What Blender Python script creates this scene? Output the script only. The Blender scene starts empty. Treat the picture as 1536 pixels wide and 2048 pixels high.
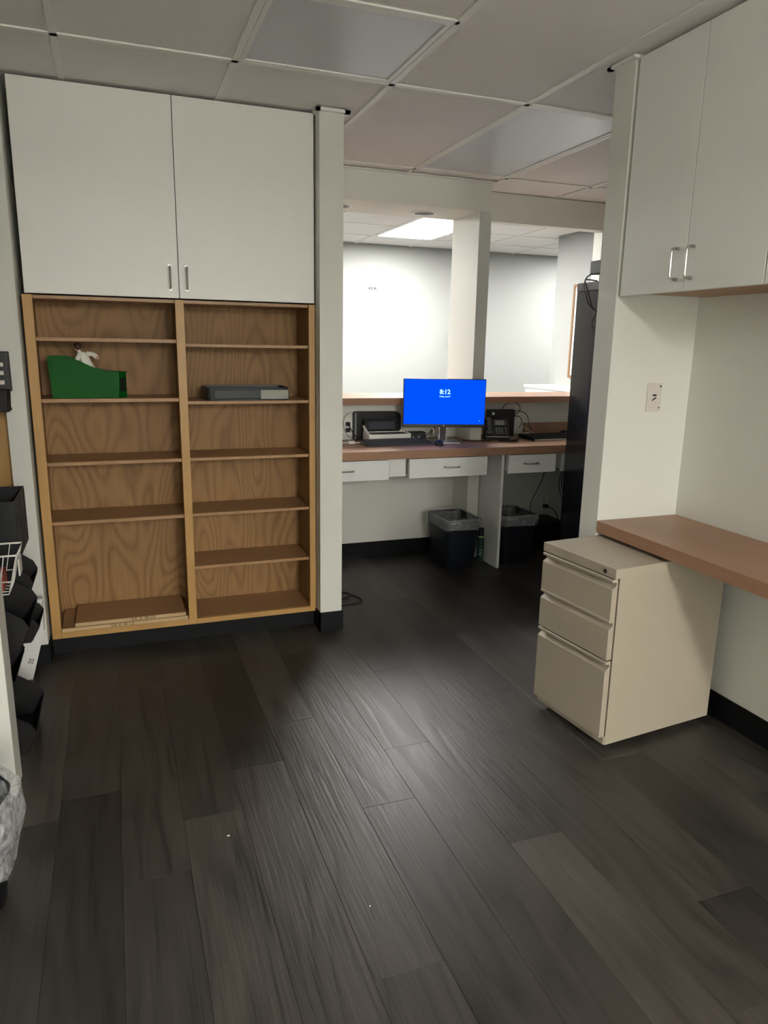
import bpy, bmesh, math, random
from mathutils import Vector, Matrix

# ------------------------------------------------------------------ camera, world, lights, exposure
S = bpy.context.scene
COL = S.collection
random.seed(7)
R = math.radians

def make_camera():
    yaw, pitch, roll, f = R(20.423), R(-12.984), R(1.033), 1445.8
    cy, sy = math.cos(yaw), math.sin(yaw)
    fw = Vector((sy*math.cos(pitch), cy*math.cos(pitch), math.sin(pitch)))
    r = Vector((cy, -sy, 0)); u = r.cross(fw)
    c, s = math.cos(roll), math.sin(roll)
    r2 = c*r + s*u; u2 = -s*r + c*u
    m = Matrix((( r2.x, u2.x, -fw.x, 0), (r2.y, u2.y, -fw.y, 0), (r2.z, u2.z, -fw.z, 1.434), (0, 0, 0, 1)))
    cd = bpy.data.cameras.new('camera'); co = bpy.data.objects.new('camera', cd); COL.objects.link(co)
    co.matrix_world = m
    cd.sensor_fit = 'VERTICAL'; cd.sensor_height = 36; cd.lens = 36*f/2048
    cd.clip_start = .02; cd.clip_end = 60
    S.camera = co
make_camera()

W = bpy.data.worlds.new('world'); S.world = W; W.use_nodes = True
W.node_tree.nodes['Background'].inputs[0].default_value = (.5, .52, .55, 1)
W.node_tree.nodes['Background'].inputs[1].default_value = .02
S.view_settings.view_transform = 'Standard'; S.view_settings.look = 'None'
S.view_settings.gamma = 1; S.view_settings.use_curve_mapping = False
S.view_settings.exposure = 0.32
S.cycles.diffuse_bounces = 8; S.cycles.max_bounces = 12
LOBBY_EMIT = 62.0      # lit troffer over the lobby
OFFICE_EMIT = 112.0      # unseen pendants behind the camera, rear two added to lift the ceiling
DOWN_W = 1.2           # downlight lamps shining straight down
SPOT_W = 70.0         # lamp in the eyeball downlight

# ------------------------------------------------------------------ mesh builder
class MB:
    def __init__(s): s.b = bmesh.new()
    def _add(s, verts, faces):
        vs = [s.b.verts.new(v) for v in verts]
        for f in faces:
            try: s.b.faces.new([vs[i] for i in f])
            except ValueError: pass
        return vs
    def box(s, x0, x1, y0, y1, z0, z1, bev=0, seg=2, rot=None):
        bb = bmesh.new()
        vs = [bb.verts.new(v) for v in [(x0,y0,z0),(x1,y0,z0),(x1,y1,z0),(x0,y1,z0),(x0,y0,z1),(x1,y0,z1),(x1,y1,z1),(x0,y1,z1)]]
        for f in [(3,2,1,0),(4,5,6,7),(0,1,5,4),(1,2,6,5),(2,3,7,6),(3,0,4,7)]: bb.faces.new([vs[i] for i in f])
        if bev: bmesh.ops.bevel(bb, geom=bb.edges[:], offset=bev, segments=seg, affect='EDGES', profile=.5)
        s._merge(bb, rot); return s
    def _merge(s, bb, mat=None):
        if mat is not None: bmesh.ops.transform(bb, matrix=mat, verts=bb.verts[:])
        me = bpy.data.meshes.new('t'); bb.to_mesh(me); bb.free(); s.b.from_mesh(me); bpy.data.meshes.remove(me)
    def prism(s, pts, a0, a1, axis='z', bev=0, mat=None):
        """pts 2D outline extruded along axis. axis z: (x,y); axis y: (x,z); axis x: (y,z)"""
        def P(p, a):
            return {'z': (p[0], p[1], a), 'y': (p[0], a, p[1]), 'x': (a, p[0], p[1])}[axis]
        bb = bmesh.new(); n = len(pts)
        lo = [bb.verts.new(P(p, a0)) for p in pts]; hi = [bb.verts.new(P(p, a1)) for p in pts]
        bb.faces.new(lo[::-1]); bb.faces.new(hi)
        for i in range(n): bb.faces.new([lo[i], lo[(i+1)%n], hi[(i+1)%n], hi[i]])
        bmesh.ops.recalc_face_normals(bb, faces=bb.faces[:])
        if bev: bmesh.ops.bevel(bb, geom=bb.edges[:], offset=bev, segments=2, affect='EDGES', profile=.5)
        s._merge(bb, mat); return s
    def cyl(s, c, r, h, axis='z', n=20, r2=None, caps=True):
        r2 = r if r2 is None else r2
        def P(a, rr, t):
            u, v = rr*math.cos(a), rr*math.sin(a)
            return {'z': (c[0]+u, c[1]+v, c[2]+t), 'y': (c[0]+u, c[1]+t, c[2]+v), 'x': (c[0]+t, c[1]+u, c[2]+v)}[axis]
        lo = [s.b.verts.new(P(2*math.pi*i/n, r, 0)) for i in range(n)]
        hi = [s.b.verts.new(P(2*math.pi*i/n, r2, h)) for i in range(n)]
        for i in range(n): s.b.faces.new([lo[i], lo[(i+1)%n], hi[(i+1)%n], hi[i]])
        if caps: s.b.faces.new(lo[::-1]); s.b.faces.new(hi)
        return s
    def ball(s, c, r, sc=(1,1,1), u=14, v=10):
        bb = bmesh.new(); bmesh.ops.create_uvsphere(bb, u_segments=u, v_segments=v, radius=r)
        bmesh.ops.transform(bb, matrix=Matrix.Translation(c) @ Matrix.Diagonal((*sc, 1)), verts=bb.verts[:])
        s._merge(bb); return s
    def tube(s, pts, r, n=8, smooth=True, closed=False):
        """round tube through points (Catmull-Rom smoothed)"""
        P = [Vector(p) for p in pts]
        if smooth and len(P) > 2:
            Q = []
            for i in range(len(P)-1):
                a, b, c, d = P[max(i-1, 0)], P[i], P[i+1], P[min(i+2, len(P)-1)]
                for k in range(6):
                    t = k/6
                    Q.append(.5*((2*b)+(-a+c)*t+(2*a-5*b+4*c-d)*t*t+(-a+3*b-3*c+d)*t**3))
            Q.append(P[-1]); P = Q
        prev = None; rings = []
        for i, p in enumerate(P):
            d = (P[min(i+1, len(P)-1)] - P[max(i-1, 0)])
            d = d.normalized() if d.length > 1e-9 else Vector((0, 0, 1))
            if prev is None:
                a = Vector((0, 0, 1)) if abs(d.z) < .9 else Vector((1, 0, 0)); nrm = d.cross(a).normalized()
            else:
                nrm = (prev - d*prev.dot(d)); nrm = nrm.normalized() if nrm.length > 1e-6 else d.orthogonal().normalized()
            prev = nrm; bi = d.cross(nrm)
            rings.append([s.b.verts.new(p + r*(math.cos(2*math.pi*k/n)*nrm + math.sin(2*math.pi*k/n)*bi)) for k in range(n)])
        for i in range(len(rings)-1):
            for k in range(n): s.b.faces.new([rings[i][k], rings[i][(k+1)%n], rings[i+1][(k+1)%n], rings[i+1][k]])
        s.b.faces.new(rings[0][::-1]); s.b.faces.new(rings[-1]); return s
    def loft(s, rings, cap0=True, cap1=True):
        R_ = [[s.b.verts.new(v) for v in r] for r in rings]; n = len(rings[0])
        for i in range(len(R_)-1):
            for k in range(n): s.b.faces.new([R_[i][k], R_[i][(k+1)%n], R_[i+1][(k+1)%n], R_[i+1][k]])
        if cap0: s.b.faces.new(R_[0][::-1])
        if cap1: s.b.faces.new(R_[-1])
        return s
    def text(s, body, size, mat, depth=.0006, align='CENTER', bold=0):
        cu = bpy.data.curves.new('t', 'FONT'); cu.body = body; cu.size = size; cu.extrude = depth
        cu.align_x = align; cu.align_y = 'CENTER'; cu.resolution_u = 3; cu.offset = bold
        o = bpy.data.objects.new('t', cu); COL.objects.link(o)
        dg = bpy.context.evaluated_depsgraph_get(); me = bpy.data.meshes.new_from_object(o.evaluated_get(dg))
        bb = bmesh.new(); bb.from_mesh(me); s._merge(bb, mat)
        bpy.data.objects.remove(o); bpy.data.curves.remove(cu); bpy.data.meshes.remove(me); return s
    def build(s, name, mat, parent=None, smooth=False, label=None, loc=None):
        me = bpy.data.meshes.new(name)
        bmesh.ops.recalc_face_normals(s.b, faces=s.b.faces[:])
        s.b.to_mesh(me); s.b.free(); me.materials.append(mat)
        if smooth:
            for p in me.polygons: p.use_smooth = True
            try: me.set_sharp_from_angle(angle=R(38))
            except Exception: pass
        o = bpy.data.objects.new(name, me); COL.objects.link(o)
        if parent is not None: o.parent = parent
        if loc is not None: o.location = loc
        if label: o['label'] = label
        return o

def thing(name, label, cat, loc=(0,0,0), rz=0, group=None):
    o = bpy.data.objects.new(name, None); COL.objects.link(o)
    o.empty_display_size = .05; o.location = loc; o.rotation_euler = (0, 0, R(rz))
    o['label'] = label; o['category'] = cat
    if group: o['group'] = group
    return o
def tag(o, label, cat, group=None):
    o['label'] = label; o['category'] = cat
    if group: o['group'] = group
    return o
def struct(o): o['kind'] = 'structure'; return o
def dup(root, loc, rz, label, group=None):
    c = root.copy(); COL.objects.link(c); c.location = loc; c.rotation_euler = (0, 0, R(rz)); c['label'] = label
    if group: c['group'] = group
    for ch in list(root.children):
        d = ch.copy(); COL.objects.link(d); d.parent = c
        for g in list(ch.children):
            e = g.copy(); COL.objects.link(e); e.parent = d
    return c

# ------------------------------------------------------------------ materials
def mat(name, col, rough=.5, metal=0, bump=0, bscale=200, spec=None, emit=None, estr=0, noise=0, coat=0):
    m = bpy.data.materials.new(name); m.use_nodes = True; nt = m.node_tree; b = nt.nodes['Principled BSDF']
    b.inputs['Base Color'].default_value = (*col, 1); b.inputs['Roughness'].default_value = rough
    b.inputs['Metallic'].default_value = metal
    if spec is not None: b.inputs['Specular IOR Level'].default_value = spec
    if coat: b.inputs['Coat Weight'].default_value = coat
    if emit: b.inputs['Emission Color'].default_value = (*emit, 1); b.inputs['Emission Strength'].default_value = estr
    tc = nt.nodes.new('ShaderNodeTexCoord')
    if bump:
        n = nt.nodes.new('ShaderNodeTexNoise'); n.inputs['Scale'].default_value = bscale; n.inputs['Detail'].default_value = 3
        nt.links.new(tc.outputs['Object'], n.inputs['Vector'])
        bp = nt.nodes.new('ShaderNodeBump'); bp.inputs['Strength'].default_value = bump; bp.inputs['Distance'].default_value = .002
        nt.links.new(n.outputs['Fac'], bp.inputs['Height']); nt.links.new(bp.outputs['Normal'], b.inputs['Normal'])
    if noise:
        n = nt.nodes.new('ShaderNodeTexNoise'); n.inputs['Scale'].default_value = 3.5; n.inputs['Detail'].default_value = 6
        nt.links.new(tc.outputs['Object'], n.inputs['Vector'])
        r = nt.nodes.new('ShaderNodeMapRange'); r.inputs[3].default_value = 1-noise; r.inputs[4].default_value = 1+noise
        nt.links.new(n.outputs['Fac'], r.inputs[0])
        mx = nt.nodes.new('ShaderNodeVectorMath'); mx.operation = 'SCALE'; mx.inputs[0].default_value = col
        nt.links.new(r.outputs[0], mx.inputs['Scale']); nt.links.new(mx.outputs[0], b.inputs['Base Color'])
    return m

def wood(name, dark, light, axis='x', scale=1.0, rings=9, across=6, det=1.5, rough=.45, cathedral=.5, rnd=False, bump=.08, var=.0, spec=.4):
    """grain: sine rings of a stretched noise field + fine streaks along the axis"""
    m = bpy.data.materials.new(name); m.use_nodes = True; nt = m.node_tree; L = nt.links.new
    b = nt.nodes['Principled BSDF']; b.inputs['Roughness'].default_value = rough; b.inputs['Specular IOR Level'].default_value = spec
    tc = nt.nodes.new('ShaderNodeTexCoord'); vec = tc.outputs['Object']
    if rnd:
        oi = nt.nodes.new('ShaderNodeObjectInfo')
        mu = nt.nodes.new('ShaderNodeMath'); mu.operation = 'MULTIPLY'; mu.inputs[1].default_value = 60; L(oi.outputs['Random'], mu.inputs[0])
        ad = nt.nodes.new('ShaderNodeVectorMath'); ad.operation = 'ADD'; L(vec, ad.inputs[0]); L(mu.outputs[0], ad.inputs[1]); vec = ad.outputs[0]
    def mapped(sl, sw):
        mp = nt.nodes.new('ShaderNodeMapping'); L(vec, mp.inputs['Vector'])
        mp.inputs['Scale'].default_value = {'x': (sl, sw, sw), 'y': (sw, sl, sw), 'z': (sw, sw, sl)}[axis]; return mp.outputs[0]
    n1 = nt.nodes.new('ShaderNodeTexNoise'); n1.inputs['Scale'].default_value = 1; n1.inputs['Detail'].default_value = det
    n1.inputs['Roughness'].default_value = .45; L(mapped(1.1*scale, across*scale), n1.inputs['Vector'])
    k = nt.nodes.new('ShaderNodeMath'); k.operation = 'MULTIPLY'; k.inputs[1].default_value = rings*2*math.pi; L(n1.outputs['Fac'], k.inputs[0])
    sn = nt.nodes.new('ShaderNodeMath'); sn.operation = 'SINE'; L(k.outputs[0], sn.inputs[0])
    r0 = nt.nodes.new('ShaderNodeMapRange'); r0.inputs[1].default_value = -1; r0.inputs[2].default_value = 1; L(sn.outputs[0], r0.inputs[0])
    r1 = nt.nodes.new('ShaderNodeMath'); r1.operation = 'POWER'; r1.inputs[1].default_value = .45; L(r0.outputs[0], r1.inputs[0])
    n2 = nt.nodes.new('ShaderNodeTexNoise'); n2.inputs['Scale'].default_value = 1; n2.inputs['Detail'].default_value = 5
    L(mapped(4*scale, 110*scale), n2.inputs['Vector'])
    n3 = nt.nodes.new('ShaderNodeTexNoise'); n3.inputs['Scale'].default_value = 1; n3.inputs['Detail'].default_value = 2
    L(mapped(.8, 3.0), n3.inputs['Vector'])
    mx = nt.nodes.new('ShaderNodeMix'); mx.inputs[0].default_value = 1-cathedral; L(r1.outputs[0], mx.inputs[2]); L(n2.outputs['Fac'], mx.inputs[3])
    mx2 = nt.nodes.new('ShaderNodeMix'); mx2.inputs[0].default_value = .45; L(mx.outputs[0], mx2.inputs[2]); L(n3.outputs['Fac'], mx2.inputs[3])
    cr = nt.nodes.new('ShaderNodeValToRGB'); cr.color_ramp.elements[0].position = .22; cr.color_ramp.elements[1].position = .75
    cr.color_ramp.elements[0].color = (*dark, 1); cr.color_ramp.elements[1].color = (*light, 1); L(mx2.outputs[0], cr.inputs[0])
    out = cr.outputs[0]
    if var:
        r = nt.nodes.new('ShaderNodeMapRange'); r.inputs[3].default_value = 1-var; r.inputs[4].default_value = 1+var; L(oi.outputs['Random'], r.inputs[0])
        sc = nt.nodes.new('ShaderNodeVectorMath'); sc.operation = 'SCALE'; L(out, sc.inputs[0]); L(r.outputs[0], sc.inputs['Scale']); out = sc.outputs[0]
    L(out, b.inputs['Base Color'])
    bp = nt.nodes.new('ShaderNodeBump'); bp.inputs['Strength'].default_value = bump; bp.inputs['Distance'].default_value = .0015
    L(mx.outputs[0], bp.inputs['Height']); L(bp.outputs['Normal'], b.inputs['Normal'])
    rr = nt.nodes.new('ShaderNodeMapRange'); rr.inputs[3].default_value = rough-.06; rr.inputs[4].default_value = rough+.08
    L(mx.outputs[0], rr.inputs[0]); L(rr.outputs[0], b.inputs['Roughness'])
    return m

def clear_plastic(name, a0=.10, a1=.34):
    m = bpy.data.materials.new(name); m.use_nodes = True; nt = m.node_tree
    b = nt.nodes['Principled BSDF']; b.inputs['Base Color'].default_value = (.75, .77, .8, 1); b.inputs['Roughness'].default_value = .22
    tc = nt.nodes.new('ShaderNodeTexCoord')
    n = nt.nodes.new('ShaderNodeTexNoise'); n.inputs['Scale'].default_value = 14; n.inputs['Detail'].default_value = 8; n.inputs['Distortion'].default_value = 2.5
    nt.links.new(tc.outputs['Object'], n.inputs['Vector'])
    r = nt.nodes.new('ShaderNodeMapRange'); r.inputs[1].default_value = .35; r.inputs[2].default_value = .7; r.inputs[3].default_value = a0; r.inputs[4].default_value = a1
    nt.links.new(n.outputs['Fac'], r.inputs[0]); nt.links.new(r.outputs[0], b.inputs['Alpha'])
    bp = nt.nodes.new('ShaderNodeBump'); bp.inputs['Strength'].default_value = .8; bp.inputs['Distance'].default_value = .01
    nt.links.new(n.outputs['Fac'], bp.inputs['Height']); nt.links.new(bp.outputs['Normal'], b.inputs['Normal'])
    return m

def tile_mat():
    m = mat('ceiling_tile_fibre', (.84, .81, .79), .9, bump=0)
    nt = m.node_tree; b = nt.nodes['Principled BSDF']; L = nt.links.new
    tc = nt.nodes.new('ShaderNodeTexCoord')
    n = nt.nodes.new('ShaderNodeTexNoise'); n.inputs['Scale'].default_value = 90; n.inputs['Detail'].default_value = 4
    v = nt.nodes.new('ShaderNodeTexVoronoi'); v.inputs['Scale'].default_value = 130
    L(tc.outputs['Object'], n.inputs['Vector']); L(tc.outputs['Object'], v.inputs['Vector'])
    a = nt.nodes.new('ShaderNodeMath'); a.operation = 'MULTIPLY'; L(n.outputs['Fac'], a.inputs[0]); L(v.outputs['Distance'], a.inputs[1])
    bp = nt.nodes.new('ShaderNodeBump'); bp.inputs['Strength'].default_value = .55; bp.inputs['Distance'].default_value = .003
    L(a.outputs[0], bp.inputs['Height']); L(bp.outputs['Normal'], b.inputs['Normal'])
    return m

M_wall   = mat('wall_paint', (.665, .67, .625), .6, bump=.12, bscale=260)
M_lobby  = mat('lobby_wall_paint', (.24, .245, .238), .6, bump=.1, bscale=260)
M_soffit = mat('soffit_paint', (.79, .785, .725), .6, bump=.1, bscale=240)
M_tile   = tile_mat()
M_tbar   = mat('white_enamel', (.82, .81, .77), .4)
M_diff   = mat('acrylic_diffuser', (.60, .62, .66), .32, bump=.06, bscale=60, spec=.6)
M_lit    = mat('lit_diffuser', (.9, .9, .9), .5, emit=(1, .985, .94), estr=LOBBY_EMIT)
M_lit2   = mat('unseen_pendant_diffuser', (.9, .9, .9), .5, emit=(1, .97, .92), estr=OFFICE_EMIT)
M_base   = mat('rubber_base', (.0035, .0045, .0055), .55, bump=.05, spec=.18)
M_door   = mat('white_laminate', (.79, .795, .765), .42, bump=.04, bscale=400)
M_white  = mat('white_melamine', (.76, .77, .76), .4)
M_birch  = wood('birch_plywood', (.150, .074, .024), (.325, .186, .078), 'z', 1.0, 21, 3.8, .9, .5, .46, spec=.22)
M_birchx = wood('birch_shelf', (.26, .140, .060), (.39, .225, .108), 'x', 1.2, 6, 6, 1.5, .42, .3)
M_frame  = wood('maple_frame', (.34, .185, .058), (.48, .285, .100), 'z', 1.5, 5, 6, 1.5, .4, .25)
M_framex = wood('maple_rail', (.34, .185, .058), (.48, .285, .100), 'x', 1.5, 5, 6, 1.5, .4, .25)
M_ply    = wood('plywood_edge', (.38, .26, .13), (.55, .41, .24), 'x', 2, 6, 6, 1.5, .6, .2)
M_lam    = wood('wood_laminate', (.23, .120, .070), (.36, .205, .128), 'x', 2.0, 4, 6, 1.5, .34, .15, bump=.02)
M_lamy   = wood('wood_laminate_worktop', (.23, .120, .070), (.36, .205, .128), 'y', 2.0, 4, 6, 1.5, .36, .15, bump=.02)
M_floor  = wood('vinyl_plank', (.0035, .0028, .0022), (.062, .054, .047), 'y', 1.0, 6, 7, 1.2, .40, .28, rnd=True, bump=.8, var=.45, spec=.5)
M_sub    = mat('floor_underlay', (.008, .007, .007), .8)
M_putty  = mat('putty_steel', (.40, .355, .28), .42, bump=.10, bscale=500)
M_nickel = mat('brushed_nickel', (.55, .52, .48), .28, 1)
M_chrome = mat('chrome', (.8, .8, .8), .12, 1)
M_steel  = mat('silver_stand', (.55, .56, .58), .3, 1)
M_black  = mat('black_plastic', (.006, .0065, .008), .40, spec=.4)
M_blackm = mat('black_matte_plastic', (.007, .007, .0075), .55, bump=.1, spec=.3)
M_bin    = mat('navy_black_bin', (.004, .006, .011), .5, spec=.35)
M_key    = mat('dark_grey_keys', (.05, .055, .07), .22)
M_grey   = mat('grey_plastic', (.20, .21, .22), .4)
M_lgrey  = mat('light_grey_plastic', (.55, .55, .54), .4)
M_wplast = mat('white_plastic', (.78, .77, .74), .38)
M_plate  = mat('wall_plate_plastic', (.60, .56, .52), .35)
M_green  = mat('green_plastic', (.001, .080, .006), .5, spec=.12)
M_dlabel = mat('dark_label', (.01, .012, .01), .5)
M_tray   = mat('charcoal_tray', (.022, .027, .032), .42, noise=.3, spec=.3)
M_traylt = mat('pale_grey_label', (.26, .26, .22), .5, noise=.4)
M_ink    = mat('pencil_ink', (.05, .025, .01), .8)
M_liner  = clear_plastic('bin_liner', .16, .34)
M_liner2 = clear_plastic('cloudy_bin_liner', .25, .75)
M_coat   = mat('white_coat', (.78, .76, .68), .6)
M_skin   = mat('doll_skin', (.55, .30, .20), .5)
M_hair   = mat('brown_hair', (.045, .012, .008), .5)
M_trous  = mat('dark_trousers', (.02, .02, .02), .6)
M_red    = mat('red_card', (.28, .03, .02), .5)
M_tan    = mat('tan_card', (.35, .25, .14), .5)
M_wire   = mat('white_coated_wire', (.8, .79, .75), .35)
M_paper  = mat('white_paper', (.72, .72, .70), .8)
M_cab    = mat('black_enamel_cabinet', (.014, .015, .019), .24, bump=.02, coat=.4)
M_cabtop = mat('grey_enamel_trim', (.20, .20, .23), .35)
M_screen = mat('blue_screen', (0, 0, 0), .7, emit=(0, .088, 1.0), estr=.80, spec=.0)
M_sctext = mat('screen_text', (0, 0, 0), .3, emit=(.45, .95, 1), estr=1.0)
M_baffle = mat('downlight_baffle', (.09, .09, .10), .5)
M_lime   = mat('lime_label', (.45, .50, .16), .5)
M_dgreen = mat('dark_green_can', (.01, .05, .035), .35)
M_dust   = mat('paper_crumb', (.7, .68, .6), .9)
M_cork   = mat('tan_board_frame', (.16, .075, .025), .5)

# ------------------------------------------------------------------ the setting
ZC = 2.44
XL, XR = -.65, 2.19            # side walls of the room with the camera
Y0 = -7.4                      # wall behind the camera
# floor with its planks
fl = struct(MB().box(-.95, 6.2, Y0-.1, 7.6, -.06, -.004).build('floor', M_sub))
PW, PL = .18, 1.22
JO = {0: 1.915, 1: 2.215, 2: 1.615, 3: 2.175, -1: 2.52, -2: 2.265, -3: 2.035, -4: 1.81, -5: 2.26, -6: 2.16, 6: 1.385, 5: 1.9, 4: 2.47}
plank_me = None
for k in range(-7, 16):
    x0 = .66 + PW*k
    off = JO.get(k, random.uniform(0, PL))
    y = off - math.ceil((off - .10)/PL)*PL
    while y < 4.72:
        if plank_me is None:
            b = MB(); g = .0003
            b.box(-PW/2+g, PW/2-g, -PL/2+g, PL/2-g, -.006, 0, bev=.0005, seg=1)
            o = b.build('floor_plank', M_floor, fl); plank_me = o.data
        else:
            o = bpy.data.objects.new('floor_plank', plank_me); COL.objects.link(o); o.parent = fl
        o.location = (x0+PW/2, y+PL/2, 0)
        y += PL

# walls
struct(MB().box(XL-.1, XL, Y0, 3.90, 0, 2.60).build('wall_left', M_wall))
struct(MB().box(XR, XR+.1, Y0, 2.36, 0, 2.60).build('wall_right', M_wall))
struct(MB().box(XL-.1, XR+.1, Y0-.1, Y0, 0, 2.60).build('wall_front', M_wall))
struct(MB().box(XL, .918, 3.75, 3.86, 0, 2.60).build('wall_bookcase_side', M_wall))
struct(MB().box(.918, 1.03, 3.367, 3.86, 0, ZC+.06).build('wall_pillar_center', M_wall))
struct(MB().box(-.425, -.348, 3.367, 3.75, 0, ZC+.06).build('wall_pillar_left', M_wall))
struct(MB().box(XL, -.37, 2.335, 2.455, 0, ZC+.06, bev=.003).build('wall_stub_left', M_wall))
struct(MB().box(1.797, 3.45, 2.36, 2.475, 0, ZC+.06, bev=.003).build('wall_stub_right', M_wall))
struct(MB().box(3.45, 3.55, 2.475, 4.73, 0, 2.60).build('wall_corridor_right', M_wall))
struct(MB().box(-.75, -.65, 3.90, 4.73, 0, 2.60).build('wall_corridor_left', M_wall))
# reception wall with its two openings
struct(MB().box(-.65, 2.30, 4.34, 4.73, 2.265, 2.60).build('wall_back', M_soffit))
struct(MB().box(-.65, .85, 4.34, 4.73, 0, 2.265).build('wall_back_left', M_wall))
struct(MB().box(2.222, 2.305, 4.34, 4.73, 0, 2.265).build('wall_column', M_wall))
struct(MB().box(.85, 2.222, 4.57, 4.73, 0, 1.056).build('wall_low_left', M_wall))
struct(MB().box(2.305, 3.36, 4.63, 4.73, 0, 1.056).build('wall_low_right', M_wall))
struct(MB().box(2.30, 3.45, 4.63, 4.73, 2.262, 2.60).build('wall_header_right', M_soffit))
struct(MB().box(3.36, 3.45, 4.63, 4.73, 0, 2.262).build('wall_jamb_right', M_soffit))
# lobby beyond
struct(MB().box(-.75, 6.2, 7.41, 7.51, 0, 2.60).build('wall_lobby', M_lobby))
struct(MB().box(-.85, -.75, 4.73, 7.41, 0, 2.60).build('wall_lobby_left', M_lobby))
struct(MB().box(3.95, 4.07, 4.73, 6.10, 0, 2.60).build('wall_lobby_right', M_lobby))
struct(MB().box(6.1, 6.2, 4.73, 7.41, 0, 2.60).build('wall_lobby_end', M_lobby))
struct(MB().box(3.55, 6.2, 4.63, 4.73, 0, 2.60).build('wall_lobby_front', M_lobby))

# ceiling: slab, T-bars, tiles
ce = struct(MB().box(-.95, 6.2, Y0-.1, 7.6, 2.56, 2.62).build('ceiling', M_tbar))
def tbar(x0, x1, y0, y1):
    MB().box(x0, x1, y0, y1, ZC, ZC+.006).box((x0+x1)/2-.0015 if x1-x0 < .1 else x0, (x0+x1)/2+.0015 if x1-x0 < .1 else x1,
        (y0+y1)/2-.0015 if y1-y0 < .1 else y0, (y0+y1)/2+.0015 if y1-y0 < .1 else y1, ZC+.006, ZC+.035).build('grid_bar', M_tbar, ce)
def tile(x0, x1, y0, y1):
    MB().box(x0+.004, x1-.004, y0+.004, y1-.004, ZC+.007, ZC+.022, bev=.003, seg=1).build('ceiling_tile', M_tile, ce)
GX = [-.65, -.12, .49, 1.107, 1.725, 2.335, 2.945, 3.45]
GY = [Y0, -3.125, -1.905, -.685, .535, 1.755, 2.975, 4.225]
for gx in GX[1:-1]: tbar(gx-.012, gx+.012, Y0, 4.63)
for gy in GY[1:]: tbar(-.65, 3.45, gy-.012, gy+.012)
OFF_LIGHTS = [(.49, 1.107, 2.365, 2.975), (1.725, 2.335, 2.975, 4.225), (2.945, 3.45, 2.975, 4.225)]
LIT_ROOM = []
def is_light(x0, x1, y0, y1):
    return any(abs(a-x0) < .02 and y0 < (c+d)/2 < y1 for a, b_, c, d in OFF_LIGHTS+LIT_ROOM)
ys = [Y0, -3.125, -1.905, -.685, .535, 1.755, 2.975, 4.225, 4.63]
for i in range(len(GX)-1):
    for j in range(len(ys)-1):
        x0, x1, y0, y1 = GX[i], GX[i+1], ys[j], ys[j+1]
        if i == 1 and abs(y0-1.755) < .01:
            tile(x0, x1, 1.755, 2.365); tbar(x0, x1, 2.353, 2.377); tile(x0+9, x1+9, 0, 1) if False else None; continue
        if i == 2 and abs(y0-1.755) < .01:
            tile(x0, x1, 1.755, 2.365); tbar(x0, x1, 2.353, 2.377); continue
        if is_light(x0, x1, y0, y1): continue
        tile(x0, x1, y0, y1)
tile(-.12, .49, 2.365, 2.975)
# lobby grid
LX = [-.65, -.03, .58, 1.18, 1.79, 2.40, 3.00, 3.61, 4.22, 4.83, 5.44, 6.1]
LY = [4.73, 5.64, 6.25, 6.86, 7.41]
for gx in LX[1:-1]: tbar(gx-.012, gx+.012, 4.73, 7.41)
for gy in LY[1:-1]: tbar(-.65, 6.1, gy-.012, gy+.012)
for i in range(len(LX)-1):
    for j in range(len(LY)-1):
        if abs(LX[i]-2.40) < .01 and j in (1, 2): continue
        if abs(LX[i]-.58) < .01 and j in (1, 2): continue
        if abs(LX[i]-4.83) < .01 and j in (1, 2): continue
        tile(LX[i], LX[i+1], LY[j], LY[j+1])

def troffer(x0, x1, y0, y1, lit, label, group=None):
    t = thing('ceiling_light', label, 'light', ((x0+x1)/2, (y0+y1)/2, ZC), 0, group)
    w, d = (x1-x0)/2-.014, (y1-y0)/2-.014
    f = MB(); q = .018
    f.box(-w, w, -d, -d+q, .001, .02).box(-w, w, d-q, d, .001, .02).box(-w, -w+q, -d+q, d-q, .001, .02).box(w-q, w, -d+q, d-q, .001, .02)
    f.build('frame', M_tbar, t)
    MB().box(-w+q, w-q, -d+q, d-q, .006, .012).build('diffuser', lit, t)
    MB().box(-w, w, -d, d, .03, .10).build('housing', M_tbar, t)
    return t
troffer(.49, 1.107, 2.365, 2.975, M_diff, 'unlit square ceiling light panel beyond the bookcase doors, short of the pillar')
troffer(1.725, 2.335, 2.975, 4.225, M_diff, 'unlit long ceiling light panel over the space before the reception desk')
troffer(2.945, 3.45, 2.975, 4.225, M_diff, 'unlit ceiling light panel mostly hidden by the pillar with white cupboards')
def pendant(x, y, label, shade=True):  # unseen lamps: front one set by worktop shadow, rear two added to brighten ceiling
    t = thing('unseen_pendant_light', label, 'light', (x, y, ZC))
    MB().box(-.13, .13, -.60, .60, -.26, -.18, bev=.01).build('diffuser', M_lit2, t)
    if shade: MB().box(-.14, .14, -.61, .61, -.178, -.160, bev=.003).build('shade', M_tbar, t)
    for sx in (-1, 1): MB().cyl((0, sx*.4, -.1595), .006, .158, n=10).build('stem', M_nickel, t, True)
    return t
pendant(.93, -2.80, 'unseen long pendant light hanging in the room behind the viewer')
pendant(.93, -4.60, 'added ceiling-brightening pendant light halfway down the room behind the viewer', False)
pendant(.93, -6.40, 'added ceiling-brightening pendant light by the rear wall behind the viewer', False)
troffer(2.40, 3.00, 5.64, 6.86, M_lit, 'bright lit ceiling light panel in the lobby beyond the counter')
troffer(.58, 1.18, 5.64, 6.86, M_lit, 'lit ceiling light panel in the lobby hidden behind the centre pillar')
troffer(4.83, 5.44, 5.64, 6.86, M_lit, 'lit ceiling light panel in the lobby behind its white side wall')

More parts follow.
